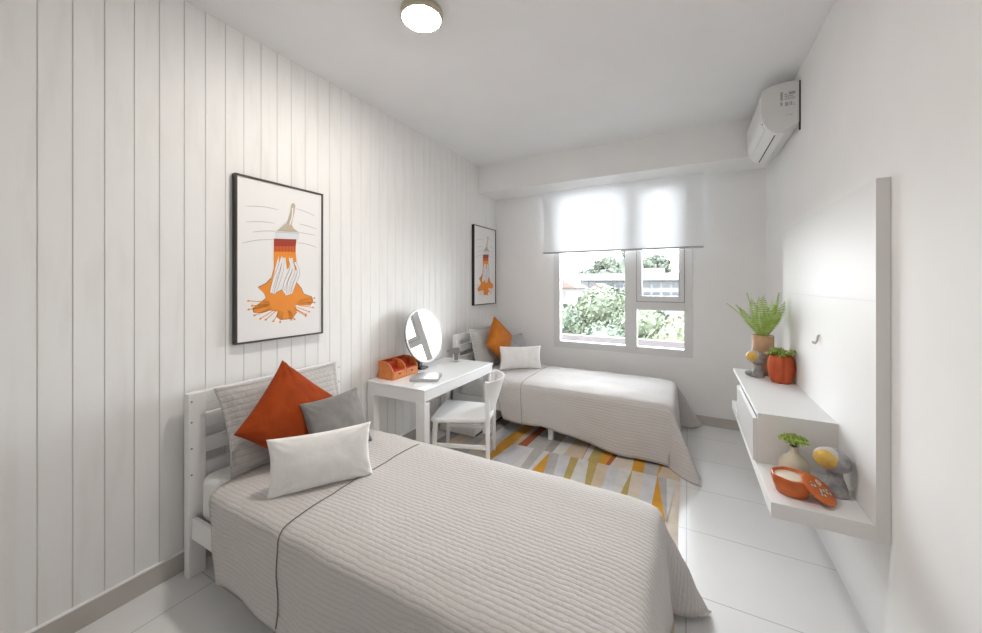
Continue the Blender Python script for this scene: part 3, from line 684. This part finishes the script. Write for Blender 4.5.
# ------------------------------------------------------------------ shelf ornaments
ZT, ZS = .7665, .5245
def frond(base, az, L_, droop, lift, seed):
    rr = random.Random(seed); w = MB(); n = 22; pts = []
    d = Vector((math.cos(az), math.sin(az), 0))
    for i in range(n+1):
        t = i/n; r_ = L_*(t*lift+droop*t*t*.55); z = L_*(t*(1.06-lift*.4)-droop*t*t*.55); q = Vector(base)+d*r_+Vector((0, 0, z)); q.x = q.x if q.x < .53 else .53+.03*(1-math.exp(-(q.x-.53)/.03)); pts.append(q)
    w.tube(pts, [.0022*(1-.8*i/n) for i in range(n+1)], 5)
    sd = Vector((-d.y, d.x, 0))
    for i in range(2, n+1):
        t = i/n; ln = .050*(min(1, t/.35)**.8)*(1-max(0, (t-.45)/.55)**1.6)+.003; tg = (pts[i]-pts[i-1]).normalized(); wd = L_/n*.31
        for s_ in (-1, 1):
            dr = (sd*s_+tg*.35+Vector((0, 0, -.18))).normalized(); nn = dr.cross(tg).normalized()*.004; p = pts[i]; dr.x = min(dr.x, (.592-p.x)/ln)
            w.add([p-tg*wd*.5, p+dr*ln*.5-tg*wd+nn, p+dr*ln-nn, p+dr*ln*.5+tg*wd+nn, p+tg*wd*.5], [(0, 1, 3, 4), (1, 2, 3)], 0, False)
    return w
FX, FY = .466, 3.185
fo = thing('potted_fern', (FX, FY, ZT), 'green fern in a tall tan cylinder pot on the cabinet top', 'plant'); FO = (FX, FY, ZT)
MB().lathe([(.055, 0), (.060, .004), (.063, .15), (.064, .270), (.061, .273), (.056, .270), (.055, .25), (.001, .248)], FO, 36).build('pot', 'tanclay', fo, FO)
MB().lathe([(.054, .248), (.03, .258), (.001, .260)], FO, 24).build('soil', 'soil', fo, FO)
for k in range(13):
    az = 2*PI*k/13*1.0+R.uniform(-.2, .2); inner = k % 3 == 0
    frond((FX+.025*math.cos(az), FY+.025*math.sin(az), ZT+.255), az, R.uniform(.29, .35), (.12 if inner else .28)*R.uniform(.7, 1.2), (.18 if inner else .42)*R.uniform(.8, 1.1), k).build('frond', 'fern', fo, FO)
def rosette(w, c, r, n, h, mi=0, seed=0):
    rr = random.Random(seed)
    for k in range(n):
        a = 2*PI*k/n*2.4+rr.uniform(-.2, .2); f = .35+.65*(k/n); d = Vector((math.cos(a), math.sin(a), 0)); s_ = Vector((-d.y, d.x, 0)); rl = r*f*rr.uniform(.85, 1.1); zz = h*(1-f*f*.9)+rr.uniform(-.002, .002)
        c0 = Vector(c)+Vector((0, 0, h*.35)); t = Vector(c)+d*rl+Vector((0, 0, zz)); mdl = Vector(c)+d*rl*.62+Vector((0, 0, zz+.006)); wd = rl*.20+.003
        w.add([c0, mdl-s_*wd, t, mdl+s_*wd, mdl+Vector((0, 0, .004))], [(0, 1, 4), (1, 2, 4), (2, 3, 4), (3, 0, 4)], mi, False)
# ribbed orange vase
VX, VY = .528, 2.965
vo = thing('ribbed_vase', (VX, VY, ZT), 'red orange melon shaped vase with green succulent beside the fern', 'vase'); VO = (VX, VY, ZT)
rib = lambda a, z: .78+.20*abs(math.cos(a*3.5+.4))**.45
MB().lathe([(.048, 0), (.058, .006), (.068, .04), (.076, .09), (.074, .135), (.064, .165), (.056, .178), (.050, .174), (.048, .15), (.001, .148)], VO, 84, rfn=rib).build('vase_body', 'redclay', vo, VO)
w = MB()
for k in range(14):
    a = 2*PI*k/14; rr_ = .0 if k == 0 else (.034 if k < 6 else .058); rosette(w, (VX+rr_*math.cos(a*1.7), VY+rr_*math.sin(a*1.7), ZT+.166+.012*(k % 3)), .040, 13, .022, 0, k)
w.build('succulent', 'succ', vo, VO)
# cream vase with little plant
UX, UY = .427, 2.13
co = thing('bottle_vase', (UX, UY, ZS), 'cream bottle vase holding a green sprig on the lower shelf', 'vase'); CO2 = (UX, UY, ZS)
MB().lathe([(.040, 0), (.050, .006), (.058, .03), (.055, .06), (.040, .085), (.022, .100), (.017, .112), (.0165, .130), (.020, .136), (.015, .137), (.013, .12), (.001, .118)], CO2, 36).build('vase_body', 'cream', co, CO2)
w = MB(); MB_s = MB().tube([(UX, UY, ZS+.12), (UX+.002, UY, ZS+.150)], .008, 8).build('stem', 'soil', co, CO2)
for k in range(9):
    a = 2*PI*k/9; rr_ = .0 if k == 0 else .036; rosette(w, (UX+rr_*math.cos(a), UY+rr_*math.sin(a), ZS+.150+(.010 if k == 0 else .002*(k % 3))), .038, 12, .020, 0, 50+k)
w.build('leaves', 'succ', co, CO2)
# orange candle bowl
BX, BY = .384, 1.955
bo_ = thing('candle_bowl', (BX, BY, ZS), 'orange glazed bowl filled with cream candle wax on the lower shelf', 'candle'); BO2 = (BX, BY, ZS)
lob = lambda a, z: 1+(.035*math.cos(a*7) if z > .04 else .015*math.cos(a*7))
MB().lathe([(.046, 0), (.054, .004), (.063, .03), (.070, .052), (.068, .066), (.071, .074), (.066, .077), (.061, .073), (.060, .058), (.001, .057)], BO2, 84, rfn=lob).build('bowl', 'terracotta', bo_, BO2)
MB().lathe([(.0585, .056), (.0585, .067), (.03, .0675), (.001, .0675)], BO2, 32).build('wax', 'wax', bo_, BO2)
# its lid, leaning on the bowl
lc = Vector((.463, 1.925, ZS+.0500)); ln = Vector((.544, -.296, .789)).normalized()
lo = thing('bowl_lid', (lc.x, lc.y, ZS), 'round orange lid with mosaic flowers leaning on the candle bowl', 'lid'); LO2 = (lc.x, lc.y, ZS)
la = Vector((0, 0, 1)).cross(ln).normalized(); lu = ln.cross(la)
def lidpt(r_, a, h_): return lc+la*r_*math.cos(a)+lu*r_*math.sin(a)+ln*h_
w = MB(); n = 36; prof = [(.001, -.007), (.056, -.007), (.065, -.003), (.066, .002), (.059, .007), (.035, .009), (.001, .0095)]
vs = [lidpt(r_, 2*PI*k/n, h_) for r_, h_ in prof for k in range(n)]; fs = [(i*n+k, i*n+(k+1) % n, (i+1)*n+(k+1) % n, (i+1)*n+k) for i in range(len(prof)-1) for k in range(n)]
w.add(vs, fs, 0, True); w.build('disc', 'terracotta', lo, LO2)
w = MB()
for cx, cy in ((-.022, .022), (.0, -.004), (.018, -.024), (.022, .016), (-.022, -.018)):
    for k in range(6):
        a = 2*PI*k/6; px, py = cx+.0085*math.cos(a), cy+.0085*math.sin(a)
        pts = [lc+la*(px+.0052*math.cos(2*PI*q/7))+lu*(py+.0052*math.sin(2*PI*q/7))+ln*.0094 for q in range(7)]
        w.add(pts, [tuple(range(7))], 0 if k % 2 else (1 if (cx+cy) < .01 else 0))
    pts = [lc+la*(cx+.004*math.cos(2*PI*q/7))+lu*(cy+.004*math.sin(2*PI*q/7))+ln*.0099 for q in range(7)]; w.add(pts, [tuple(range(7))], 2)
w.build('mosaic', ['mosaic1', 'mosaic2', 'redclay'], lo, LO2)
# abstract head sculptures
def sculpture(c, s, yaw, label):
    o = thing('head_sculpture', c, label, 'sculpture', 'grey head sculptures with gold faces'); C0 = Vector(c)
    rz = Matrix.Rotation(yaw, 3, 'Z')
    w = MB(); prof = [(.046, 0, .0), (.048, .006, .0), (.040, .03, .004), (.030, .052, .008), (.024, .075, .006), (.027, .098, .0)]
    vs = []; n = 24
    for r_, z, xo in prof:
        for k in range(n):
            a = 2*PI*k/n; p = rz @ Vector(((r_*math.cos(a)*1.0+xo), r_*math.sin(a)*.72, 0)); vs.append(C0+Vector((p.x*s, p.y*s, z*s)))
    fs = [(i*n+k, i*n+(k+1) % n, (i+1)*n+(k+1) % n, (i+1)*n+k) for i in range(len(prof)-1) for k in range(n)]+[tuple(range(n))[::-1], tuple(range((len(prof)-1)*n, len(prof)*n))]
    w.add(vs, fs, 0, True)
    q = rz @ Vector((-.045, 0, 0))
    w.ellipsoid(C0+Vector((q.x*s, q.y*s, .022*s)), .030*s, .02*s, .02*s, rz, 18, 10); w.build('bust', 'stone', o, c)
    hm = rz @ Matrix.Rotation(math.radians(14), 3, 'Y'); hc = C0+Vector((0, 0, .142*s))+rz @ Vector((-.004*s, 0, 0))
    w = MB(); w.ellipsoid(hc, .062*s, .046*s, .049*s, hm); w.build('head', 'stone', o, c)
    fc = hc+hm @ Vector((-.014*s, -.014*s, .002*s))
    w = MB(); w.ellipsoid(fc, .049*s, .036*s, .041*s, hm); w.build('face', 'gold', o, c)
    fc = hc+hm @ Vector((-.010*s, -.008*s, .002*s))
    w = MB(); w.ellipsoid(fc, .0545*s, .0395*s, .0455*s, hm); w.build('face_rim', 'palestone', o, c)
sculpture((.535, 2.02, ZS), 1.0, math.radians(-12), 'larger grey head sculpture with gold face on the lower shelf')
sculpture((.415, 3.07, ZT), .92, math.radians(-8), 'smaller grey head sculpture with gold face on the cabinet top')

# ------------------------------------------------------------------ outside the window
struct(MB().box((-80, 4.9, -7.2), (40, 160, -7)).build('ground', 'ground'))
pp = thing('terrace_roof', (-2, 9.5, -7), 'pink flat terrace roof just below the window', 'roof'); PO = (-2, 9.5, -7)
MB().box((-7, 6.2, -7), (3.5, 10.1, -.16)).build('block', 'parapet', pp, PO)
MB().box((-7, 9.9, -.16), (3.5, 10.1, .0)).build('coping', 'parapetw', pp, PO)
def crown(c, blobs, n, ls, seed):
    rr = random.Random(seed); w = MB()
    tot = sum(b[3]**2 for b in blobs)
    for bx, by, bz, br in blobs:
        for _ in range(int(n*br*br/tot)):
            v = Vector((rr.gauss(0, 1), rr.gauss(0, 1), rr.gauss(0, 1))).normalized(); r_ = br*(1-.35*rr.random()**2)*(1+.18*noise.noise(v*2.5+Vector((bx, by, bz))))
            p = Vector((bx, by, bz))+v*r_; p.z = bz+(p.z-bz)*.85
            d = Vector((rr.gauss(0, 1), rr.gauss(0, 1), rr.gauss(0, 1)))+v*.8; d.normalize(); a = d.orthogonal().normalized()*ls*rr.uniform(.6, 1.2); b = d.cross(a).normalized()*ls*.55
            w.add([p-a, p-b, p+a, p+b], [(0, 1, 2, 3)])
        w.ellipsoid((bx, by, bz), br*.78, br*.78, br*.64, None, 12, 8)
    return w
def tree(c, zt, r, n, ls, mat, label, seed, group='trees outside the window'):
    rr = random.Random(seed); o = (c[0], c[1], -7); t = thing('tree', o, label, 'tree', group)
    blobs = [(c[0], c[1], zt-r*.85, r)]+[(c[0]+rr.uniform(-.75, .75)*r, c[1]+rr.uniform(-.5, .3)*r, zt-r*.6-rr.uniform(.2, 1.5)*r, r*rr.uniform(.45, .7)) for _ in range(6)]
    crown(c, blobs, n, ls, seed).build('crown', mat, t, o)
    MB().tube([(c[0], c[1], -7), (c[0]+.1, c[1], -3.5), (c[0], c[1], zt-r)], [.28, .2, .12], 8).build('trunk', 'bark', t, o)
tree((-7.1, 36), 1.1, 2.7, 5600, .23, 'leafA', 'broad pale green tree in the middle of the left window pane', 11)
tree((-9.3, 29), -.1, 1.7, 2600, .19, 'leafB', 'dark green tree at the left edge of the window view', 12)
tree((-4.4, 23), -.9, 1.5, 2400, .16, 'leafB', 'dark leafy tree low beside the window mullion', 13)
tree((-6.4, 19), -1.2, 1.4, 2400, .14, 'leafB', 'low bushy tree behind the pink terrace at left', 14)
tree((-3.1, 30.5), .0, 2.1, 3400, .19, 'leafA', 'green tree filling the left half of the lower right pane', 15)
tree((-.3, 24), -.45, 1.8, 3000, .17, 'leafC', 'yellow green tree in the right of the lower right pane', 16)
tree((-4.2, 15), -1.0, 1.0, 2000, .11, 'leafA', 'small shrubby tree behind the pink terrace, middle of left pane', 17)
# long white office building
ob_ = thing('office_building', (-6, 62, -7), 'long white office block with strip windows beyond the trees', 'building'); OB = (-6, 62, -7)
MB().box((-15.5, 60, -7), (6, 72, 1.95)).build('wall', 'bldg', ob_, OB)
MB().box((-16.6, 58.6, 1.95), (7, 73, 3.0)).build('roof', 'bldg', ob_, OB)
for z0, z1 in ((.85, 1.75), (-.6, .2), (-2.2, -1.4)):
    for k in range(16): MB().box((-15.2+k*1.32, 59.9, z0), (-14.2+k*1.32, 60.02, z1)).build('window', 'bluewin', ob_, OB)
MB().box((-7.0, 59, 3.0), (-3.2, 64, 3.75)).build('roof_room', 'bldg', ob_, OB)
for (x, y, z, wd, lb) in ((-13.9, 45, .9, 3.2, 'left one of two clay roofed houses outside the window'), (-11.0, 51, .4, 2.2, 'right one of two clay roofed houses outside the window')):
    h = thing('house', (x, y, -7), lb, 'house', 'houses with clay roofs'); HO = (x, y, -7)
    MB().box((x-wd/2, y, -7), (x+wd/2, y+5, z)).build('wall', 'house', h, HO)
    MB().prism([(x-wd/2-.3, z), (x+wd/2+.3, z), (x, z+1.1)], lambda p, d: (p[0], d, p[1]), y-.3, y+5.3).build('roof', 'rooftile', h, HO)
    MB().box((x-.5, y-.03, z-1.3), (x+.4, y, z-.4)).build('window', 'bluewin', h, HO)
# wooded hill
w = MB(); nx, ny = 40, 12; vs = []
for j in range(ny+1):
    for i in range(nx+1):
        x = -70+i*2.6; y = 95+j*5; pr = max(0, math.sin(PI*min(1, max(0, (x+36)/42))))**.7; z = -7+(16.8*pr)*min(1, j/5)+.6*noise.noise(Vector((x*.2, y*.2, 0)))
        vs.append((x, y, z))
w.add(vs, [(j*(nx+1)+i, j*(nx+1)+i+1, (j+1)*(nx+1)+i+1, (j+1)*(nx+1)+i) for j in range(ny) for i in range(nx)], 0, True)
struct(w.build('hill', 'hill'))
w = MB(); rr = random.Random(5)
for k in range(46):
    x = rr.uniform(-31, 2); y = rr.uniform(100, 118); pr = max(0, math.sin(PI*min(1, max(0, (x+36)/42))))**.7; z = -7+16.8*pr*min(1, (y-95)/25)
    r_ = rr.uniform(1.6, 2.6); cw = crown((x, y), [(x, y, z+r_*.9, r_), (x+r_*.6, y, z+r_*.6, r_*.7)], 260, .5, k); w.add(cw.v, cw.f)
o = w.build('hill_trees', 'leafH'); tag(o, 'distant pale tree cover along the wooded hill', 'trees', kind='stuff')

# ------------------------------------------------------------------ light
wd = bpy.data.worlds.new('World'); scn.world = wd; wd.use_nodes = True
nt = wd.node_tree; bg = nt.nodes['Background']
tc = nt.nodes.new('ShaderNodeTexCoord'); sp = nt.nodes.new('ShaderNodeSeparateXYZ'); rp = nt.nodes.new('ShaderNodeValToRGB')
rp.color_ramp.elements[0].position = .45; rp.color_ramp.elements[0].color = (.95, .96, .97, 1); rp.color_ramp.elements[1].position = 1.; rp.color_ramp.elements[1].color = (.82, .90, 1.0, 1)
mr_ = nt.nodes.new('ShaderNodeMapRange'); mr_.inputs[1].default_value = -1; mr_.inputs[2].default_value = 1
nt.links.new(tc.outputs['Generated'], sp.inputs[0]); nt.links.new(sp.outputs['Z'], mr_.inputs[0]); nt.links.new(mr_.outputs[0], rp.inputs[0]); nt.links.new(rp.outputs[0], bg.inputs['Color'])
bg.inputs['Strength'].default_value = 5.6
def portal(loc, rot, sx, sy):
    l = bpy.data.lights.new('portal', 'AREA'); l.shape = 'RECTANGLE'; l.size = sx; l.size_y = sy; l.cycles.is_portal = True
    o = bpy.data.objects.new('daylight_portal', l); COL.objects.link(o); o.location = loc; o.rotation_euler = rot
portal(((WX0+WX1)/2, YB+.13, (WZ0+WZ1)/2), (-PI/2, 0, 0), WX1-WX0, WZ1-WZ0)

# ------------------------------------------------------------------ camera
cam = bpy.data.cameras.new('camera'); co_ = bpy.data.objects.new('camera', cam); COL.objects.link(co_)
co_.location = (0, 0, 1.4); co_.rotation_euler = (PI/2, 0, .492)
cam.sensor_width = 36; cam.sensor_fit = 'HORIZONTAL'; cam.lens = 36*367.3/982; cam.shift_y = -32.6/982; cam.clip_start = .02; cam.clip_end = 500
scn.camera = co_
scn.view_settings.view_transform = 'Standard'; scn.view_settings.look = 'None'; scn.view_settings.gamma = 1; scn.view_settings.use_curve_mapping = False
scn.view_settings.exposure = 2.05
scn.cycles.max_bounces = 10; scn.cycles.diffuse_bounces = 7; scn.cycles.transparent_max_bounces = 8; scn.cycles.sample_clamp_indirect = 6
